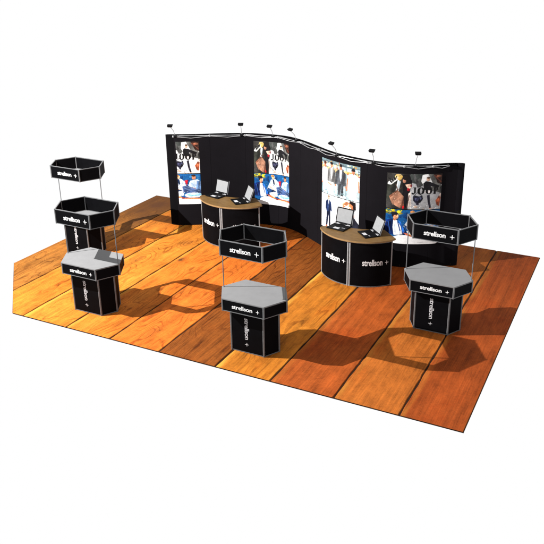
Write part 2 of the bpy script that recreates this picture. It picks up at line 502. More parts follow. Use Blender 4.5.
# ------------------------------------------------------------------ the curved display wall
CP = [(-4.75, 2.49), (-4.5, 2.58), (-4.1, 2.80), (-3.6, 3.12), (-3.1, 3.38), (-2.7, 3.48), (-2.3, 3.52), (-1.95, 3.45), (-1.55, 3.25),
      (-1.15, 2.99), (-.8, 2.76), (-.4, 2.56), (0, 2.44), (.5, 2.35), (1.0, 2.38), (1.35, 2.47), (1.7, 2.66), (1.95, 2.85), (2.24, 3.0)]
CP = [Vector((x, y, 0)) for x, y in CP]
CL = [0.]
for i in range(len(CP) - 1): CL.append(CL[-1] + (CP[i + 1] - CP[i]).length)
def curve(s):
    s = min(max(s, 0.), CL[-1])
    i = max(j for j in range(len(CP) - 1) if CL[j] <= s + 1e-9)
    t = (s - CL[i]) / (CL[i + 1] - CL[i])
    p0 = CP[i - 1] if i > 0 else CP[0] * 2 - CP[1]; p1 = CP[i]; p2 = CP[i + 1]
    p3 = CP[i + 2] if i + 2 < len(CP) else CP[-1] * 2 - CP[-2]
    return .5 * (2 * p1 + (p2 - p0) * t + (2 * p0 - 5 * p1 + 4 * p2 - p3) * t * t + (3 * p1 - p0 - 3 * p2 + p3) * t ** 3)
def tang(s):
    return (curve(s + .02) - curve(s - .02)).normalized()
def front(s):                      # unit normal towards the viewer's side
    t = tang(s); return Vector((t.y, -t.x, 0))
def on(s, z, off=0.):
    p = curve(s) + front(s) * off; return Vector((p.x, p.y, z))

wall = empty('display_wall', (curve(3.8).x, curve(3.8).y, 0))
tag(wall, 'tall black fabric pop-up exhibition wall curving in an S along the back of the wooden floor', 'display wall')
WO = Vector(wall.location)
def wpart(name, bm, mat, smooth=False, parent=None):
    for v in bm.verts: v.co -= WO
    return link(name, bm, mat, parent or wall, smooth)
S0, S1 = .17, 7.53
BAYS = [S0, 1.02, 1.85, 2.66, 3.42, 4.14, 4.84, 5.62, 6.40, 7.0, S1]
D = .11
def skin(s0, s1, off, z0, z1, th, n=16):
    bm = bmesh.new(); rows = []
    for i in range(n + 1):
        s = s0 + (s1 - s0) * i / n
        rows.append([bm.verts.new(on(s, z0, off)), bm.verts.new(on(s, z1, off)), bm.verts.new(on(s, z1, off - th)), bm.verts.new(on(s, z0, off - th))])
    for i in range(n):
        for j in range(4): bm.faces.new((rows[i][j], rows[i + 1][j], rows[i + 1][(j + 1) % 4], rows[i][(j + 1) % 4]))
    bm.faces.new(rows[0]); bm.faces.new(rows[-1][::-1])
    bmesh.ops.recalc_face_normals(bm, faces=bm.faces[:])
    return bm
for i in range(len(BAYS) - 1):
    wpart('fabric_panel', skin(BAYS[i] + .0018, BAYS[i + 1] - .0018, 0, .01, 2.215, .008), 'fabric')
    a_ = BAYS[i] + (.3 if i else -.02); b_ = BAYS[i + 1] + (.3 if i < len(BAYS) - 2 else 0)
    wpart('back_panel', skin(a_, min(b_, S1), -D, .01, 2.252, .008), 'fabric_end')
# rounded ends: a half-round panel closing front to back
def end_cap(s, sign, ext):
    bm = bmesh.new(); rows = []
    c = on(s, 0, -D / 2); t = tang(s) * sign; f = front(s)
    for i in range(15):
        a = PI * i / 14
        p = c + f * (D / 2 * math.cos(a)) + t * (ext * math.sin(a) ** .8)
        rows.append((bm.verts.new((p.x, p.y, .01)), bm.verts.new((p.x, p.y, 2.262 if sign < 0 else 2.265))))
    for i in range(14): bm.faces.new((rows[i][0], rows[i + 1][0], rows[i + 1][1], rows[i][1]))
    bm.faces.new([r[1] for r in rows])
    bmesh.ops.recalc_face_normals(bm, faces=bm.faces[:])
    wpart('end_panel', bm, 'fabric_end' if sign < 0 else 'fabric', True)
end_cap(S0, -1, .20); end_cap(S1, 1, .15)
# frame on top: hubs, scissor struts, dark back rail
ZT = 2.236
for i, s in enumerate(BAYS[:-1]):
    bm = bmesh.new()
    p = on(s, ZT, -.012)
    bmesh.ops.create_cone(bm, cap_ends=True, segments=12, radius1=.026, radius2=.020, depth=.04, matrix=Matrix.Translation(p))
    q = on(s, ZT, -.03); bar(bm, p, q, .02, .03)
    wpart('hub', bm, 'steel')
for i in range(len(BAYS) - 1):
    a, b = BAYS[i], (BAYS[i + 1] if i < len(BAYS) - 2 else 7.36); m = (a + b) / 2
    for P_, Q_ in (((a, ZT, -.012), (b, ZT - .006, -D + .03)), ((a, ZT - .004, -D + .03), (b, ZT, -.012)),
                   ((a + .01, ZT - .004, .012), (m, 2.196, .016)), ((m, 2.196, .016), (b - .01, ZT - .004, .012))):
        bm = bmesh.new(); A_, B_ = on(*P_), on(*Q_)
        tube(bm, A_, B_, .0060, 8)
        wpart('strut', bm, 'steel')
for i in range(len(BAYS) - 1):
    if i % 2: continue
    bm = bmesh.new(); e = min(BAYS[min(i + 2, len(BAYS) - 1)], S1 - .0)
    n = 10
    for k in range(n):
        s, s2 = BAYS[i] + (e - BAYS[i]) * k / n, BAYS[i] + (e - BAYS[i]) * (k + 1) / n
        tube(bm, on(s, 2.254, -D - .004), on(s2, 2.254, -D - .004), .010, 8)
    wpart('top_rail', bm, 'fabric_end', True)

# clip-on spotlights ---------------------------------------------------------
def spotlight(s, off, dz, yaw_extra, label, side=0.):
    base = on(s, 2.25, -.005)
    t = tang(s); f = front(s)
    r = empty('spotlight', base, math.atan2(t.y, t.x) + yaw_extra)
    tag(r, label, 'spotlight', 'spotlights clipped along the top of the wall')
    bm = bmesh.new()
    box(bm, -.035, .035, -.03, .035, -.03, .018, None, .006)
    link('clamp', bm, 'plastic', r)
    bm = bmesh.new()
    hp = Vector((side, -off, dz))
    mid = Vector((side * .35, -off * .3, dz * .55))
    tube(bm, (0, 0, .01), mid, .0055, 8); tube(bm, mid, hp, .0055, 8)
    bmesh.ops.create_icosphere(bm, subdivisions=1, radius=.009, matrix=Matrix.Translation(mid))
    link('arm', bm, 'dark_alu', r)
    bm = bmesh.new()
    vs = box(bm, -.064, .064, -.042, .042, -.021, .021, None, .008)
    for v in bm.verts:
        if v.co.z < 0: v.co.x *= .86; v.co.y *= .8
    bmesh.ops.transform(bm, matrix=Matrix.Translation(hp + Vector((0, 0, .02))) @ Matrix.Rotation(.35, 4, 'X'), verts=bm.verts[:])
    h = link('lamp_head', bm, 'plastic', r)
    bm = bmesh.new()
    box(bm, -.045, .045, -.028, .028, -.004, .0, None)
    bmesh.ops.transform(bm, matrix=Matrix.Translation(hp + Vector((0, 0, .02))) @ Matrix.Rotation(.35, 4, 'X') @ Matrix.Translation((0, 0, -.0225)), verts=bm.verts[:])
    link('lens', bm, 'alu_light', h)
SP = [(.217, .10, .24, 0, 'small black spotlight on a thin arm at the far left end of the wall', -.085),
      (1.759, .15, .26, 0, 'black clip-on spotlight above the bare panel behind the left counter', 0),
      (2.535, .15, .245, 0, 'black spotlight clipped above the JOOP poster behind the left counter', -.02),
      (3.247, .15, .25, 0, 'black spotlight clipped where the wall turns forward, right of the second poster', -.03),
      (4.822, .16, .265, 0, 'black spotlight clipped above the poster of four standing people', -.02),
      (5.758, .15, .27, 0, 'black spotlight over the bare strip between the four-people poster and the rightmost posters', .02),
      (6.629, .13, .28, 0, 'black spotlight clipped above the rightmost JOOP poster', .03)]
for a in SP: spotlight(*a)

# ------------------------------------------------------------------ posters, painted in numpy onto fine mesh grids
def _field():
    q = np.random.RandomState(11); H, W = 300, 360; out = np.zeros((H, W)); yy, xx = np.mgrid[0:H, 0:W]
    for k, wgt in ((4, .7), (9, .8), (22, .5)):
        g = q.normal(0, 1, (k + 2, k + 2)); a = xx / W * k; b = yy / H * k; i = a.astype(int); j = b.astype(int); fa = a - i; fb = b - j
        out += wgt * ((g[j, i] * (1 - fa) + g[j, i + 1] * fa) * (1 - fb) + (g[j + 1, i] * (1 - fa) + g[j + 1, i + 1] * fa) * fb)
    return out
PN = _field()
class Paint:
    def __init__(s, w, h, bg):
        s.w, s.h = w, h; s.im = np.ones((h, w, 3)) * np.array(bg) / 255.
        yy, xx = np.mgrid[0:h, 0:w]; s.u = (xx + .5) / w; s.v = (yy + .5) / h
    def put(s, mask, c, a=1., sh=None):
        m = mask.astype(float)[..., None] * a
        s.k = getattr(s, 'k', 0) + 1
        f = np.roll(PN, (s.k * 37 % 260, s.k * 61 % 330), (0, 1))[:s.h, :s.w]
        amt = .10 if max(c) < 235 else .03
        v = 1 + amt * f
        if sh is not None: v = v * sh
        s.im = s.im * (1 - m) + np.clip(np.array(c) / 255. * v[..., None], 0, 1) * m
    def poly(s, pts, c, a=1.):
        x, y = s.u, s.v; ins = np.zeros(x.shape, bool); n = len(pts)
        for i in range(n):
            x0, y0 = pts[i]; x1, y1 = pts[(i + 1) % n]
            if y0 == y1: continue
            cr = ((y0 > y) != (y1 > y)) & (x < (x1 - x0) * (y - y0) / (y1 - y0) + x0)
            ins ^= cr
        xs = [q[0] for q in pts]; ys = [q[1] for q in pts]; w = max(max(xs) - min(xs), 1e-3); hh = max(max(ys) - min(ys), 1e-3)
        t = (x - min(xs)) / w; k2 = .16 if w < .5 else .05
        lum = sum(c) / 765.; k2 = k2 * (1.9 - 1.5 * lum)
        s.put(ins, c, a, 1 + k2 * np.sin(t * 9 + (y - min(ys)) / hh * 4 + len(pts)) - k2 * (t - .45) * 1.4)
    def ell(s, cx, cy, rx, ry, c, a=1., rot=0.):
        dx, dy = s.u - cx, s.v - cy; cc, ss = math.cos(rot), math.sin(rot)
        e = ((dx * cc + dy * ss) / rx) ** 2 + ((-dx * ss + dy * cc) / ry) ** 2
        s.put(e < 1, c, a, 1 - .26 * np.clip((dx * .8 + dy * .5) / (rx * .8 + ry * .5) * 1.6, -1, 1) * (1.15 - .75 * sum(c) / 765.))
    def rect(s, x0, y0, x1, y1, c, a=1.):
        s.put((s.u >= x0) & (s.u < x1) & (s.v >= y0) & (s.v < y1), c, a)
    def line(s, x0, y0, x1, y1, w, c, a=1.):
        dx, dy = x1 - x0, y1 - y0; L2 = dx * dx + dy * dy
        t = np.clip(((s.u - x0) * dx + (s.v - y0) * dy) / L2, 0, 1)
        d = np.hypot(s.u - x0 - t * dx, s.v - y0 - t * dy); s.put(d < w, c, a)
    def speck(s, x0, y0, x1, y1, cs, n, r, seed=1, asp=1.):
        q = np.random.RandomState(seed)
        for i in range(n):
            s.ell(q.uniform(x0, x1), q.uniform(y0, y1), r * q.uniform(.4, 1.3), r * asp * q.uniform(.4, 1.3), cs[q.randint(len(cs))], q.uniform(.5, 1.), q.uniform(0, 3))
    def noise(s, amt, seed=2):
        q = np.random.RandomState(seed)
        for k in (3, 8, 20):
            g = q.normal(0, 1, (k + 2, k + 2))
            a = s.u * k; b = s.v * k; i = a.astype(int); j = b.astype(int); fa = a - i; fb = b - j
            v = (g[j, i] * (1 - fa) + g[j, i + 1] * fa) * (1 - fb) + (g[j + 1, i] * (1 - fa) + g[j + 1, i + 1] * fa) * fb
            s.im *= (1 + amt * .6 * v)[..., None]
        s.im = np.clip(s.im, 0, 1)

def letter(p, ch, x, y, w, h, c):
    st, th = w * .34, w * .15                      # thick and thin strokes, as in a display serif
    if ch == 'O':
        m = (((p.u - x - w / 2) / (w / 2)) ** 2 + ((p.v - y - h / 2) / (h / 2)) ** 2 < 1)
        m2 = (((p.u - x - w / 2) / (w / 2 - st)) ** 2 + ((p.v - y - h / 2) / (h / 2 - th)) ** 2 < 1)
        p.put(m & ~m2, c)
    elif ch == 'J':
        p.rect(x + w * .45, y, x + w * .45 + st, y + h * .82, c); p.rect(x + w * .25, y, x + w * .85, y + h * .06, c)
        p.line(x + w * .55, y + h * .84, x + w * .30, y + h * .98, th * .8, c); p.ell(x + w * .18, y + h * .88, st * .55, st * .8, c)
    elif ch == 'P':
        p.rect(x + w * .15, y, x + w * .15 + st, y + h, c); p.rect(x, y + h * .95, x + w * .5, y + h, c); p.rect(x, y, x + w * .5, y + h * .05, c)
        m = (((p.u - x - w * .45) / (w * .48)) ** 2 + ((p.v - y - h * .27) / (h * .27)) ** 2 < 1) & (p.u > x + w * .3)
        m2 = (((p.u - x - w * .45) / (w * .48 - st)) ** 2 + ((p.v - y - h * .27) / (h * .27 - th)) ** 2 < 1)
        p.put(m & ~m2, c)
    elif ch == '!':
        p.poly([(x + w * .3, y), (x + w * .7, y), (x + w * .54, y + h * .72), (x + w * .46, y + h * .72)], c)
        p.ell(x + w / 2, y + h * .92, w * .16, h * .075, c)

def img_fashion(bg, word=True):
    p = Paint(330, 230, bg)
    L = min(255, bg[0] + 25)
    p.poly([(0, 0), (.46, 0), (.40, 1), (0, 1)], (50, 48, 46))
    p.poly([(.0, .3), (.22, .2), (.14, .6), (.0, .8)], (44, 46, 40))
    p.poly([(.62, .0), (.90, .0), (1, .35), (1, .55), (.7, .42)], (95, 95, 92))
    p.ell(.54, .10, .14, .17, (58, 62, 60)); p.ell(.60, .24, .07, .12, (80, 82, 80))
    p.poly([(.46, .0), (.50, .0), (.62, .36), (.56, .38)], (70, 70, 70))
    p.poly([(.64, .02), (.74, .0), (.86, .34), (.70, .40), (.62, .2)], (min(255, L + 20),) * 3)
    # blond model in a striped scarf
    p.ell(.205, .10, .060, .085, (222, 196, 130), 1, .5); p.ell(.175, .15, .038, .05, (240, 204, 168), 1, .3); p.ell(.21, .06, .05, .03, (190, 156, 92), 1, .3)
    p.ell(.24, .13, .03, .08, (208, 170, 90), 1, .4)
    p.poly([(.02, .26), (.16, .12), (.20, .18), (.07, .34)], (245, 245, 240))
    for i in range(4): p.line(.05 + i * .035, .32 - i * .045, .07 + i * .035, .22 - i * .045, .011, (14, 14, 14))
    p.ell(.045, .30, .035, .03, (250, 250, 250)); p.line(.03, .16, .10, .20, .012, (20, 20, 20))
    # second model in black, red cuffs
    p.poly([(.28, .03), (.40, .0), (.46, .22), (.42, .55), (.36, 1), (.22, .9), (.30, .5)], (16, 14, 18))
    p.ell(.315, .20, .030, .060, (205, 140, 110)); p.ell(.335, .12, .045, .06, (20, 14, 14))
    p.poly([(.33, .30), (.44, .27), (.45, .38), (.40, .44)], (232, 190, 165)); p.ell(.40, .44, .028, .045, (176, 22, 36)); p.ell(.445, .33, .015, .04, (120, 20, 30))
    p.poly([(.20, .18), (.25, .22), (.22, .52), (.17, .52)], (190, 200, 205))
    p.poly([(.40, .55), (.44, .50), (.47, .90), (.40, .96)], (220, 205, 195)); p.ell(.315, .95, .02, .05, (190, 26, 30))
    p.line(.42, .6, .39, .95, .007, (60, 30, 30))
    # brown leather bag
    p.poly([(.045, .66), (.20, .46), (.315, .64), (.325, .90), (.255, .98), (.10, .86)], (176, 124, 98))
    p.poly([(.045, .66), (.20, .46), (.215, .50), (.07, .70)], (122, 76, 56)); p.poly([(.255, .98), (.315, .64), (.325, .9)], (112, 66, 50))
    p.speck(.10, .55, .28, .9, [(200, 150, 122), (150, 100, 78), (214, 170, 146)], 60, .010, 4)
    p.line(.20, .46, .17, .30, .008, (90, 60, 45)); p.line(.2, .46, .27, .40, .008, (90, 60, 45))
    # figure leaping in black
    p.poly([(.66, .26), (.70, .20), (.78, .22), (.96, .34), (.94, .39), (.80, .34), (.80, .48), (.68, .48)], (16, 16, 20))
    p.ell(.745, .145, .030, .055, (214, 168, 142)); p.ell(.745, .105, .030, .028, (70, 48, 34))
    p.poly([(.735, .60), (.785, .58), (.80, .78), (.83, .97), (.79, .97), (.755, .78)], (36, 34, 44)); p.ell(.82, .98, .025, .018, (190, 140, 120))
    p.poly([(.64, .44), (.80, .46), (.78, .54), (.66, .52)], (225, 215, 212))
    p.poly([(.84, .0), (1, .0), (1, .30), (.92, .26)], (48, 28, 22)); p.ell(.94, .07, .05, .035, (150, 90, 66)); p.line(.86, .05, .99, .24, .010, (120, 62, 46))
    # dark bag and shoe
    p.poly([(.485, .64), (.53, .60), (.60, .63), (.655, .60), (.67, .70), (.63, .80), (.56, .84), (.50, .76)], (24, 26, 40))
    p.poly([(.52, .66), (.60, .68), (.58, .76), (.53, .74)], (58, 60, 88)); p.poly([(.60, .64), (.65, .66), (.63, .74)], (84, 88, 118)); p.line(.50, .62, .56, .52, .006, (30, 28, 36)); p.line(.56, .52, .64, .60, .006, (30, 28, 36)); p.poly([(.54, .80), (.60, .80), (.60, .88), (.555, .87)], (40, 38, 52))
    p.poly([(.46, .80), (.56, .90), (.62, .95), (.50, .93)], (120, 120, 124)); p.ell(.54, .93, .04, .035, (225, 190, 165), 1, .5)
    p.poly([(.90, .76), (.96, .62), (1, .66), (.98, .92), (.93, .90)], (126, 62, 40)); p.ell(.955, .76, .02, .06, (190, 96, 62)); p.ell(.985, .6, .012, .06, (235, 200, 185))
    p.speck(.44, .9, .95, 1., [(240, 240, 238), (200, 170, 150), (150, 150, 150)], 30, .014, 9)
    p.noise(.05, 3)
    if word:
        x = .462
        for ch, w in (('J', .095), ('O', .135), ('O', .135), ('P', .105), ('!', .05)):
            letter(p, ch, x, .37, w * .96, .20, (10, 10, 12)); x += w + .006
    return p.im

def img_lounge():
    p = Paint(330, 230, (18, 84, 142))
    p.speck(0, .1, 1, .6, [(12, 62, 118), (34, 110, 170), (10, 48, 96), (60, 130, 180)], 70, .05, 6)
    p.speck(0, 0, .30, .15, [(235, 196, 30), (250, 226, 60), (150, 120, 20), (60, 90, 50), (20, 70, 110)], 60, .024, 8)
    p.ell(.245, .08, .035, .05, (246, 220, 40))
    # seated man, dark blue suit, white shirt
    p.poly([(0, .38), (.11, .32), (.20, .38), (.34, .56), (.41, .74), (.36, .86), (0, .84)], (10, 34, 86))
    p.poly([(.02, .44), (.10, .40), (.12, .70), (.03, .80)], (6, 20, 58)); p.line(.05, .42, .10, .80, .008, (40, 80, 150))
    p.poly([(.15, .34), (.22, .36), (.29, .56), (.33, .82), (.17, .86), (.14, .6)], (248, 249, 250)); p.line(.18, .5, .2, .8, .006, (190, 205, 225)); p.line(.25, .5, .28, .8, .006, (196, 210, 228))
    p.poly([(.235, .34), (.29, .42), (.38, .72), (.34, .80), (.29, .55)], (42, 112, 214)); p.line(.23, .40, .28, .70, .009, (22, 50, 118))
    p.ell(.19, .225, .052, .105, (214, 144, 106)); p.ell(.165, .14, .066, .055, (26, 24, 34)); p.ell(.135, .20, .022, .06, (24, 24, 34))
    p.ell(.222, .24, .016, .05, (244, 188, 148)); p.ell(.205, .205, .008, .008, (60, 30, 26)); p.line(.205, .285, .228, .28, .005, (140, 60, 50)); p.poly([(.15, .30), (.21, .32), (.19, .38), (.15, .36)], (180, 112, 80))
    # woman in white, leaning
    p.ell(.515, .11, .040, .075, (228, 186, 142)); p.ell(.498, .06, .044, .045, (180, 122, 70)); p.ell(.53, .11, .007, .008, (60, 30, 26))
    p.poly([(.45, .20), (.57, .17), (.67, .28), (.70, .56), (.62, .76), (.40, .62), (.34, .54), (.40, .38)], (232, 238, 246))
    p.poly([(.50, .19), (.54, .19), (.555, .36), (.52, .44)], (16, 34, 62)); p.line(.42, .46, .54, .60, .014, (208, 162, 132)); p.line(.62, .3, .50, .54, .010, (164, 186, 212)); p.line(.46, .24, .42, .42, .010, (176, 196, 220)); p.line(.58, .24, .64, .5, .008, (180, 198, 220))
    p.poly([(.34, .50), (.60, .62), (.64, .72), (.42, .70)], (32, 58, 102)); p.poly([(.40, .70), (.60, .62), (.64, .80), (.46, .86)], (222, 230, 240)); p.line(.44, .74, .6, .78, .008, (160, 180, 205))
    # person in pale shirt and jeans, red pennant
    p.poly([(.66, .24), (.745, .22), (.715, .44)], (222, 24, 42)); p.poly([(.62, .36), (.70, .40), (.66, .52), (.60, .5)], (210, 222, 236))
    p.ell(.865, .13, .042, .085, (200, 130, 96)); p.ell(.86, .06, .042, .04, (46, 34, 30)); p.ell(.85, .12, .007, .008, (50, 26, 22))
    p.poly([(.79, .25), (.93, .20), (1, .28), (1, .66), (.80, .60), (.74, .44)], (194, 214, 234)); p.line(.80, .30, .90, .55, .014, (146, 174, 204)); p.line(.77, .5, .88, .54, .016, (198, 132, 102)); p.line(.9, .26, .94, .5, .010, (230, 238, 246))
    p.poly([(.92, .26), (1, .26), (1, .66), (.90, .58)], (92, 124, 166)); p.line(.95, .3, .96, .6, .006, (60, 90, 134))
    p.poly([(.60, .46), (.72, .44), (.90, .56), (1, .60), (1, .80), (.80, .78), (.62, .66)], (58, 80, 124))
    p.line(.64, .52, .92, .70, .014, (92, 118, 162)); p.line(.66, .60, .9, .76, .008, (34, 50, 90)); p.line(.70, .47, .98, .64, .008, (120, 144, 182))
    # tender / boat rim
    p.ell(.84, .80, .19, .095, (238, 248, 252)); p.ell(.85, .775, .15, .055, (120, 200, 230)); p.ell(.86, .76, .10, .025, (236, 250, 252)); p.ell(.78, .83, .06, .02, (150, 190, 210))
    p.poly([(.34, .76), (.44, .78), (.62, .89), (1, .90), (1, .97), (.60, .95), (.42, .86)], (196, 92, 52)); p.line(.46, .81, .60, .9, .012, (246, 196, 120)); p.ell(.60, .9, .05, .03, (120, 40, 40)); p.line(.7, .93, .98, .935, .010, (236, 160, 100))
    p.speck(.3, .2, 1, .85, [(236, 242, 250), (170, 195, 225), (90, 130, 180), (30, 50, 90)], 40, .009, 21)
    # white table and margin
    p.poly([(.16, .92), (.26, .84), (.40, .84), (.58, .93), (1, .96), (1, 1), (.14, 1)], (250, 250, 250))
    p.noise(.05, 5)
    q = np.ones((262, 330, 3)) * .985; q[:230] = p.im
    pp = Paint(330, 262, (0, 0, 0)); pp.im = q
    for i in range(14): pp.rect(.62 + i * .022, .935, .62 + i * .022 + .014, .95, (150, 150, 150))
    return pp.im

def img_people():
    p = Paint(330, 250, (170, 190, 196))
    for i in range(12): p.rect(i / 12, 0, i / 12 + .035, 1, (206, 218, 222) if i % 2 else (120, 144, 150), .7)
    p.rect(0, .0, 1, .10, (110, 132, 138)); p.rect(0, .20, 1, .27, (196, 160, 110), .9); p.rect(0, .06, 1, .09, (60, 74, 80), .6)
    p.speck(0, .03, 1, .32, [(230, 206, 130), (196, 66, 40), (240, 236, 226), (70, 80, 88), (220, 150, 60), (120, 160, 170)], 90, .026, 12)
    def person(u, w, suit, shirt, skin, hair, top, trousers=None, tie=None, cap=False):
        trousers = trousers or suit
        p.poly([(u - w * .50, top + .24), (u - w * .2, top + .175), (u + w * .2, top + .175), (u + w * .50, top + .24), (u + w * .56, top + .60), (u + w * .36, top + .62), (u - w * .36, top + .62), (u - w * .56, top + .60)], suit)
        p.poly([(u - w * .34, top + .58), (u + w * .34, top + .58), (u + w * .30, 1), (u + w * .05, 1), (u, top + .7), (u - w * .05, 1), (u - w * .30, 1)], trousers)
        p.poly([(u - w * .13, top + .17), (u + w * .13, top + .17), (u + w * .10, top + .40), (u, top + .52), (u - w * .10, top + .40)], shirt)
        if tie: p.poly([(u - .008, top + .20), (u + .008, top + .20), (u + .012, top + .40), (u, top + .44), (u - .012, top + .40)], tie)
        p.line(u - w * .50, top + .27, u - w * .53, top + .60, .014, tuple(int(c * .8) for c in suit)); p.line(u + w * .50, top + .27, u + w * .52, top + .60, .014, tuple(int(c * .8) for c in suit))
        p.ell(u - w * .54, top + .64, .016, .028, skin); p.ell(u + w * .54, top + .64, .016, .028, skin)
        p.rect(u - .018, top + .13, u + .018, top + .19, skin); p.ell(u, top + .10, .036, .068, skin); p.ell(u, top + .05, .039, .042, hair)
        if cap: p.rect(u - .046, top + .055, u + .046, top + .095, (24, 20, 26))
        p.ell(u - .012, top + .098, .005, .007, (40, 26, 22)); p.ell(u + .012, top + .098, .005, .007, (40, 26, 22)); p.line(u - .010, top + .135, u + .010, top + .135, .004, (130, 60, 50))
    person(.10, .17, (240, 242, 244), (226, 236, 236), (214, 120, 88), (70, 36, 26), .06, (214, 226, 230))
    person(.295, .20, (112, 112, 112), (236, 240, 244), (206, 140, 108), (30, 26, 26), .03, (150, 158, 160))
    p.poly([(.16, .62), (.36, .62), (.36, 1), (.18, 1)], (236, 240, 240)); p.line(.20, .66, .28, .70, .02, (206, 140, 110)); p.line(.25, .72, .24, 1, .006, (196, 206, 208))
    person(.545, .23, (74, 78, 84), (214, 224, 228), (200, 132, 100), (26, 22, 24), .02, (60, 66, 72), (180, 190, 196))
    person(.845, .26, (246, 248, 248), (240, 246, 246), (190, 118, 88), (30, 24, 26), .07, (250, 250, 250), (150, 170, 180), True)
    p.line(.845, .3, .85, .92, .004, (206, 218, 222)); p.line(.72, .40, .70, .74, .014, (206, 128, 92)); p.line(.975, .42, .985, .72, .014, (206, 128, 92))
    p.speck(0, .86, 1, 1, [(110, 140, 146), (236, 240, 240), (150, 176, 180)], 30, .03, 15)
    p.noise(.06, 7)
    return p.im

def img_suit():
    p = Paint(330, 250, (250, 250, 251))
    u = .22
    p.poly([(u - .075, .20), (u - .03, .15), (u + .03, .15), (u + .07, .20), (u + .078, .38), (u + .05, .52), (u - .06, .52), (u - .085, .38)], (28, 44, 82))
    p.poly([(u - .055, .50), (u + .055, .50), (u + .062, .90), (u + .018, .92), (u + .004, .58), (u - .030, .92), (u - .075, .92)], (22, 32, 60))
    p.poly([(u - .015, .15), (u + .018, .15), (u + .004, .30)], (240, 240, 244)); p.ell(u + .002, .09, .028, .055, (206, 164, 138)); p.ell(u + .002, .045, .029, .028, (120, 92, 66))
    p.line(u + .06, .22, u + .085, .45, .015, (30, 50, 92)); p.line(u - .07, .22, u - .075, .42, .015, (24, 38, 72)); p.line(u - .02, .2, u + .02, .48, .004, (60, 80, 124))
    p.ell(u - .055, .945, .035, .022, (170, 84, 48)); p.ell(u + .045, .94, .03, .022, (160, 80, 48)); p.line(u + .10, .48, u + .09, .56, .005, (230, 220, 170))
    # sitting man with dark hair
    p.poly([(.60, .14), (.70, .04), (.78, .06), (.70, .20), (.62, .24)], (226, 142, 96)); p.ell(.83, .16, .075, .13, (206, 116, 74)); p.poly([(.78, .0), (.92, .02), (.93, .22), (.88, .30), (.85, .12), (.77, .07)], (22, 16, 16))
    p.ell(.80, .22, .012, .02, (250, 210, 180)); p.line(.66, .17, .80, .20, .012, (250, 240, 235))
    p.poly([(.76, .30), (.88, .28), (.90, .45), (.80, .50)], (214, 128, 86))
    p.poly([(.72, .5), (.86, .42), (1, .62), (1, 1), (.70, 1)], (30, 34, 48)); p.poly([(.76, .48), (.84, .43), (.82, .7), (.76, .8)], (150, 176, 200))
    for i in range(6): p.rect(.84 + i * .020, .80, .84 + i * .020 + .013, .825, (236, 236, 240))
    p.noise(.025, 9)
    return p.im

def grain(im, seed):
    q = np.random.RandomState(seed); H, W = im.shape[:2]
    g = q.normal(0, 1, (H // 3 + 1, W // 3 + 1)).repeat(3, 0).repeat(3, 1)[:H, :W, None]
    g2 = q.normal(0, 1, (H // 7 + 1, W // 7 + 1)).repeat(7, 0).repeat(7, 1)[:H, :W, None]
    a = .045 * np.clip(1.25 - im.mean(2, keepdims=True), .12, 1)
    return np.clip(im * (1 + a * g + a * 1.2 * g2) + .006 * g * a * 10, 0, 1)
def soften(im, k=1):
    for _ in range(k):
        q = np.pad(im, ((1, 1), (1, 1), (0, 0)), 'edge')
        im = (q[:-2, 1:-1] + q[2:, 1:-1] + q[1:-1, :-2] + q[1:-1, 2:] + 2 * q[1:-1, 1:-1]) / 6
    return im

def poster(im, s0, s1, z0, z1, label, crop=(0., 1.), round_b=0., off=.0045):
    H, W = im.shape[:2]; im = soften(grain(im, int(s0 * 100) + int(z0 * 10)), 2)[:, int(crop[0] * W):int(crop[1] * W)]
    W = im.shape[1]
    nx = int((s1 - s0) / .0062); nz = int((z1 - z0) / .0062)
    sm = (s0 + s1) / 2; org = on(sm, z0, 0)
    co = np.empty(((nx + 1) * (nz + 1), 3)); k = 0
    cols_xy = [on(s0 + (s1 - s0) * i / nx, 0, off) for i in range(nx + 1)]
    for j in range(nz + 1):
        z = z0 + (z1 - z0) * j / nz
        for i in range(nx + 1):
            s = (s1 - s0) * i / nx; zz = z
            if round_b:
                e = min(s, s1 - s0 - s)
                if e < round_b:
                    lim = z0 + round_b - math.sqrt(max(round_b ** 2 - (round_b - e) ** 2, 0)); zz = max(z, lim)
            c = cols_xy[i]; co[k] = (c.x - org.x, c.y - org.y, zz - org.z); k += 1
    idx = np.arange(nx * nz); j = idx // nx; i = idx % nx; a = j * (nx + 1) + i
    F = np.stack([a, a + 1, a + nx + 2, a + nx + 1], 1)
    me = bpy.data.meshes.new('poster'); me.from_pydata(co.tolist(), [], F.tolist()); me.materials.append(M['print'])
    yi = np.clip(((1 - (j + .5) / nz) * H).astype(int), 0, H - 1); xi = np.clip(((i + .5) / nx * W).astype(int), 0, W - 1)
    c = im[yi, xi]; c = np.clip(c, 0, 1); c = np.where(c <= .04045, c / 12.92, ((c + .055) / 1.055) ** 2.4) * .62
    at = me.attributes.new('Col', 'FLOAT_COLOR', 'FACE')
    at.data.foreach_set('color', np.concatenate([c, np.ones((len(c), 1))], 1).astype(np.float32).ravel())
    # sheet thickness: a thin border folding back to the wall
    o = bpy.data.objects.new('poster', me); col.objects.link(o); o.location = org
    tag(o, label, 'poster')
    return o

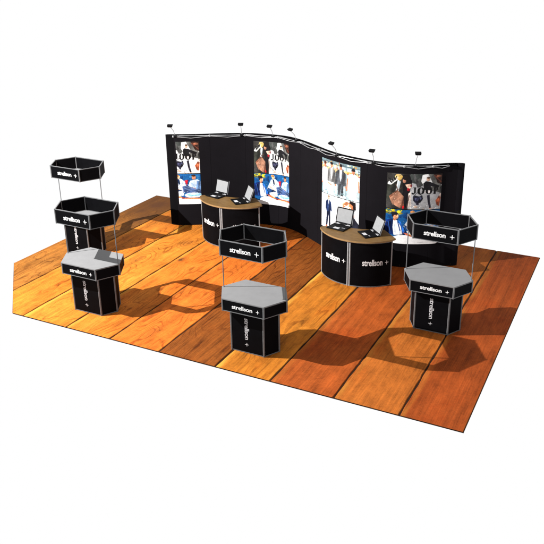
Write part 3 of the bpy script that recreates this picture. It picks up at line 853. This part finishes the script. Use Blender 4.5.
light_f, grey_f = img_fashion((236, 236, 234)), img_fashion((168, 168, 170))
lounge, people, suit = img_lounge(), img_people(), img_suit()
lounge_end = lounge
poster(light_f, .215, .752, 1.332, 2.108, 'narrow upper fashion poster at the far left end of the wall, its word cut off', (.515, 1.))
poster(lounge, .215, .752, .551, 1.312, 'narrow lower poster at the left end of the wall, person in jeans sitting', (.515, 1.))
poster(light_f, 2.044, 2.990, 1.326, 2.108, 'bright upper JOOP! collage poster with leather bag, behind the left counter')
poster(lounge, 2.044, 2.990, .540, 1.314, 'lower blue poster behind the left counter, three seated people on it')
poster(people, 4.335, 5.460, 1.324, 2.108, 'upper poster of four standing people in suits and white clothes')
poster(suit, 4.335, 5.460, .520, 1.312, 'white lower poster with a standing man in a navy suit, behind the right counter')
poster(grey_f, 6.060, 7.200, 1.324, 2.084, 'greyer upper JOOP! collage poster at the right end of the wall')
poster(lounge, 6.060, 7.200, .545, 1.306, 'lower blue poster at the right end of the wall, mostly behind a kiosk ring', round_b=.07)

# ------------------------------------------------------------------ hexagonal kiosks
def hexa(W_, D_, e):
    return [(-W_, 0), (-e, D_), (e, D_), (W_, 0), (e, -D_), (-e, -D_)][::-1]     # counter-clockwise
HC = hexa(.624, .405, .394); HB = hexa(.474, .283, .317)
def inset(P, d):
    out = []; n = len(P)
    for i in range(n):
        a, b, c = Vector(P[i - 1]), Vector(P[i]), Vector(P[(i + 1) % n])
        d1 = (b - a).normalized(); d2 = (c - b).normalized()
        n1 = Vector((-d1.y, d1.x)); n2 = Vector((-d2.y, d2.x)); m = (n1 + n2).normalized()
        out.append(tuple(b + m * (d / m.dot(n1))))
    return out
# orientation check so that inset goes inwards
def area(P): return sum(P[i][0] * P[(i + 1) % len(P)][1] - P[(i + 1) % len(P)][0] * P[i][1] for i in range(len(P)))
if area(HC) < 0: HC = HC[::-1]
if area(HB) < 0: HB = HB[::-1]

def hex_frame(P, z0, z1, post, rail_h, open_inside):
    """corner posts and top/bottom rails"""
    bm = bmesh.new(); n = len(P); I = inset(P, post * .5)
    for (x, y) in I: tube(bm, (x, y, z0), (x, y, z1), post * .56, 12)
    for i in range(n):
        a, b = I[i], I[(i + 1) % n]
        for z in (z0 + rail_h / 2 + .002, z1 - rail_h / 2 - .002):
            bar(bm, (a[0], a[1], z), (b[0], b[1], z), post * .62, rail_h)
    return bm
def hex_panels(P, z0, z1, post, th, mat, parent):
    I = inset(P, post * .5); n = len(P)
    for i in range(n):
        a, b = Vector(I[i]), Vector(I[(i + 1) % n]); d = (b - a).normalized()
        a2, b2 = a + d * post * .35, b - d * post * .35
        bm = bmesh.new()
        bar(bm, (a2.x, a2.y, (z0 + z1) / 2), (b2.x, b2.y, (z0 + z1) / 2), th, z1 - z0)
        link('panel', bm, mat, parent)

def build_kiosk():
    r = empty('display_kiosk', (0, 0, 0))
    # base
    bf = link('base_frame', hex_frame(HB, 0, .782, .031, .016, False), 'alu', r)
    hex_panels(HB, .016, .768, .031, .014, 'panel', bf)
    yf = -.283 + .0155 - .0085
    logo('lettering', .40, .084, .060, .066, lambda x, y: (-.045 + y, yf, .655 - x), 'white_soft', bf)
    # counter box
    cf = link('counter_frame', hex_frame(HC, .782, 1.0, .029, .014, False), 'alu', r)
    hex_panels(HC, .796, .988, .029, .014, 'panel', cf)
    yc = -.405 + .0145 - .0085
    logo('lettering', .385, .074, .066, .062, lambda x, y: (-.205 + x, yc, .857 + y), 'white', cf)
    bm = bmesh.new(); prism(bm, inset(HC, -.001), .992, 1.009)
    bmesh.ops.bevel(bm, geom=[e for e in bm.edges if all(v.co.z > 1.0 for v in e.verts)], offset=.003, segments=2, affect='EDGES')
    link('countertop', bm, 'grey_top', r)
    bm = bmesh.new(); prism(bm, inset(HC, .02), .784, .790)
    link('underside', bm, 'panel', r)
    # header ring
    rf = link('header_frame', hex_frame(HC, 1.771, 2.047, .029, .012, True), 'alu', r)
    hex_panels(HC, 1.783, 2.036, .029, .014, 'panel', rf)
    logo('lettering', .375, .088, .072, .078, lambda x, y: (-.20 + x, yc, 1.865 + y), 'white', rf)
    # poles at the two pointed corners
    I = inset(HC, .030)
    for (x, y) in (p for p in I if abs(p[1]) < 1e-6):
        bm = bmesh.new(); tube(bm, (x, y, 1.009), (x, y, 1.774), .0085, 12)
        bmesh.ops.create_cone(bm, cap_ends=True, segments=14, radius1=.022, radius2=.018, depth=.008, matrix=Matrix.Translation((x, y, 1.013)))
        link('pole', bm, 'wire', r)
    return r
GK = 'hexagonal kiosks standing on the wooden floor'
KS = [((-3.462, -1.841, 0), 'hexagonal black kiosk at the front left, grey counter crossed by an angular ring shadow'),
      ((-5.551, .283, 0), 'farthest hexagonal black kiosk at the back left, its counter hidden by another kiosk ring'),
      ((-.029, -1.856, 0), 'hexagonal black kiosk in the front middle, on the yellow floorboard'),
      ((2.547, .190, 0), 'hexagonal black kiosk at the right, in front of the rightmost posters')]
k0 = build_kiosk()
for i, (loc, lab) in enumerate(KS):
    o = k0 if i == 0 else copy_tree(k0)
    o.location = loc; tag(o, lab, 'kiosk', GK)

# ------------------------------------------------------------------ curved counters
def arc_xy(cx, cy, R, a): return (cx + R * math.sin(a), cy - R * math.cos(a))
def build_counter():
    """origin under the middle of the chord; front bulges to -Y"""
    r = empty('curved_counter', (0, 0, 0))
    half, sag = .765, .40
    R = (half ** 2 + sag ** 2) / (2 * sag); cy = R - sag; A = math.asin(half / R)
    Hb = .965
    def P(a, off=0): return arc_xy(0, cy, R + off, a)
    # frame: posts and curved rails
    for a, w in ((-A, .018), (A, .018), (-.024, .0175), (.024, .0175)):
        bm = bmesh.new(); x, y = P(a, -.010); tube(bm, (x, y, 0), (x, y, Hb), w, 12)
        link('post', bm, 'alu_light', r)
    n = 28
    back = [(-.745, .04), (-.52, .17), (-.17, .225), (.03, .255), (.28, .34), (.44, .41), (.752, .03)]
    for z in (.012, Hb - .012):
        bm = bmesh.new()
        for i in range(n):
            a, b = -A + 2 * A * i / n, -A + 2 * A * (i + 1) / n
            p, q = P(a, -.010), P(b, -.010); bar(bm, (p[0], p[1], z), (q[0], q[1], z), .022, .022)
        for p, q in zip(back[:-1], back[1:]): bar(bm, (p[0], p[1], z), (q[0], q[1], z), .020, .022)
        link('rail', bm, 'alu', r)
    for (a0, a1) in ((-A + .018, -.045), (.045, A - .018)):
        bm = bmesh.new(); rows = []; n = 20
        for i in range(n + 1):
            a = a0 + (a1 - a0) * i / n; p, q = P(a, 0), P(a, -.012)
            rows.append([bm.verts.new((p[0], p[1], .022)), bm.verts.new((p[0], p[1], Hb - .022)), bm.verts.new((q[0], q[1], Hb - .022)), bm.verts.new((q[0], q[1], .022))])
        for i in range(n):
            for j in range(4): bm.faces.new((rows[i][j], rows[i + 1][j], rows[i + 1][(j + 1) % 4], rows[i][(j + 1) % 4]))
        bm.faces.new(rows[0]); bm.faces.new(rows[-1][::-1])
        bmesh.ops.recalc_face_normals(bm, faces=bm.faces[:])
        pn = link('front_panel', bm, 'panel', r)
        am = -.618 / R if a0 < -.1 else .277 / R; w = .415
        def mp(x, y, am=am):
            a = am + x / R; q = P(a, .0022); return (q[0], q[1], .468 + y)
        logo('lettering', w, .138, .052, .080, mp, 'white', pn, .15)
    bm = bmesh.new()
    bk = [(-.735, .03), (-.52, .155), (-.17, .21), (.03, .24), (.28, .325), (.435, .395), (.74, .025)]
    for p, q in zip(bk[:-1], bk[1:]): bar(bm, (p[0], p[1], Hb / 2), (q[0], q[1], Hb / 2), .010, Hb - .05)
    link('back_panel', bm, 'panel', r)
    # wooden top
    out = [P(-A * 1.0 + 2 * A * i / 36, .035) for i in range(37)]
    out = [(x, y) for x, y in out]
    out[0] = (-.815, .015); out[-1] = (.815, .06)
    top = out + [(.44, .435), (.28, .345), (.03, .265), (-.17, .235), (-.52, .195), (-.78, .11)]
    bm = bmesh.new(); fs = prism(bm, top, .968, 1.0)
    bmesh.ops.bevel(bm, geom=[e for e in bm.edges if all(v.co.z > .99 for v in e.verts)], offset=.004, segments=2, affect='EDGES')
    bmesh.ops.recalc_face_normals(bm, faces=bm.faces[:])
    for f in bm.faces:
        if abs(f.normal.z) < .5: f.material_index = 1
    link('countertop', bm, ['oak', 'oak_edge'], r)
    return r
GC = 'curved counters with wooden tops in front of the wall'
c0 = build_counter()
c0.location = (.497, 1.475, 0)
tag(c0, 'curved black counter with wooden top and two full strellson signs, right of the two', 'counter', GC)
c1 = copy_tree(c0); c1.location = (-2.876, 2.145, 0)
tag(c1, 'curved black counter with wooden top farther left, partly hidden by the middle kiosk ring', 'counter', GC)

# ------------------------------------------------------------------ laptops
def build_laptop(w, dp, tilt, hs):
    """front edge towards -X' ... local frame: +Y from user to hinge"""
    r = empty('laptop', (0, 0, 0))
    bm = bmesh.new(); box(bm, -w / 2, w / 2, -dp / 2, dp / 2, .004, .024, None, .005)
    b = link('base', bm, 'plastic', r)
    bm = bmesh.new()
    for i in range(13):                      # keys
        for j in range(4):
            kw = (w - .07) / 13; kd = .024
            x = -w / 2 + .035 + kw * i; y = .012 + j * kd
            box(bm, x + .002, x + kw - .002, y, y + kd - .004, .024, .0265)
    link('keyboard', bm, 'plastic', b)
    for q in (-1, 1):
        bm = bmesh.new(); box(bm, q * w * .31 - w * .14, q * w * .31 + w * .14, dp * .372, dp * .44, .0242, .0262)
        link('speaker_strip', bm, 'white_soft', b)
    bm = bmesh.new(); box(bm, -.065, .065, -dp * .40, -dp * .16, .0242, .0252)
    link('touchpad', bm, 'white_soft', b)
    bm = bmesh.new(); box(bm, .09, w * .42, -dp * .16, -dp * .09, .0242, .0256)
    link('trim_strip', bm, 'dark_alu', b)
    mt = Matrix.Translation((0, dp / 2 - .004, .024)) @ Matrix.Rotation(-tilt, 4, 'X')
    bm = bmesh.new(); box(bm, -w / 2, w / 2, -.002, .012, .0, hs, mt, .005)
    lid = link('lid', bm, 'plastic', r)
    bm = bmesh.new(); box(bm, -w / 2 + .026, w / 2 - .026, -.0045, -.0025, .034, hs - .024, mt)
    link('screen', bm, 'screen', lid)
    bm = bmesh.new(); box(bm, w / 2 + .0005, w / 2 + .006, -.001, .011, .004, hs - .006, mt)
    link('side_trim', bm, 'dark_alu', lid)
    for x in (-w * .32, w * .32):
        bm = bmesh.new(); tube(bm, (x - .03, dp / 2 - .006, .027), (x + .03, dp / 2 - .006, .027), .007, 10)
        link('hinge', bm, 'dark_alu', r)
    return r
LP = [(-3.339, 2.328, 77.4, .397, .331, .247, .321, 'open black laptop on the left end of the farther counter, screen facing forward'),
      (-2.631, 2.192, 47.5, .401, .330, .389, .330, 'open black laptop at the right of the farther counter, turned sideways'),
      (.051, 1.625, 80.1, .406, .347, .247, .339, 'open black laptop on the nearer counter, in front of the white navy suit poster'),
      (.742, 1.511, 44.6, .391, .319, .353, .332, 'open black laptop turned sideways on the right end of the nearer counter')]
for (x, y, dg_, w, dp, ti, hs, lab) in LP:
    o = build_laptop(w, dp, ti, hs)
    o.location = (x, y, 1.0); o.rotation_euler = (0, 0, math.radians(dg_ - 90))
    tag(o, lab, 'laptop', 'open laptops on the curved counters')

# ------------------------------------------------------------------ camera
cd = bpy.data.cameras.new('camera'); cam = bpy.data.objects.new('camera', cd); col.objects.link(cam)
cam.location = (5.427, -11.482, 6.35)
cam.rotation_euler = (PI / 2 - .376888, 0, .4415)
cd.sensor_width = 36; cd.lens = 731.65 / 544 * 36
cd.shift_x = (272 - 303.26) / 544; cd.shift_y = (238.73 - 272) / 544
cd.clip_end = 500; cd.clip_start = .1
scn.camera = cam

# ------------------------------------------------------------------ light
wd = bpy.data.worlds.new('World'); scn.world = wd; wd.use_nodes = True
bg = wd.node_tree.nodes['Background']; bg.inputs[0].default_value = (1, 1, 1, 1); bg.inputs[1].default_value = 1.0

ld = bpy.data.lights.new('lamp', 'POINT'); lo = bpy.data.objects.new('lamp', ld); col.objects.link(lo)
lo.location = (-6.845, -4.836, 6.985)
ld.energy = 1000; ld.shadow_soft_size = .03; ld.color = (1, .985, .96)
ld.use_nodes = True
nt = ld.node_tree; em = nt.nodes.get('Emission') or nt.nodes.new('ShaderNodeEmission')
out = [n for n in nt.nodes if n.type == 'OUTPUT_LIGHT'][0]
fo = nt.nodes.new('ShaderNodeLightFalloff'); fo.inputs['Strength'].default_value = 1.5
nt.links.new(fo.outputs['Linear'], em.inputs['Strength']); nt.links.new(em.outputs[0], out.inputs[0])

scn.view_settings.view_transform = 'Standard'; scn.view_settings.look = 'None'
scn.view_settings.exposure = 0; scn.view_settings.gamma = 1
scn.cycles.max_bounces = 6
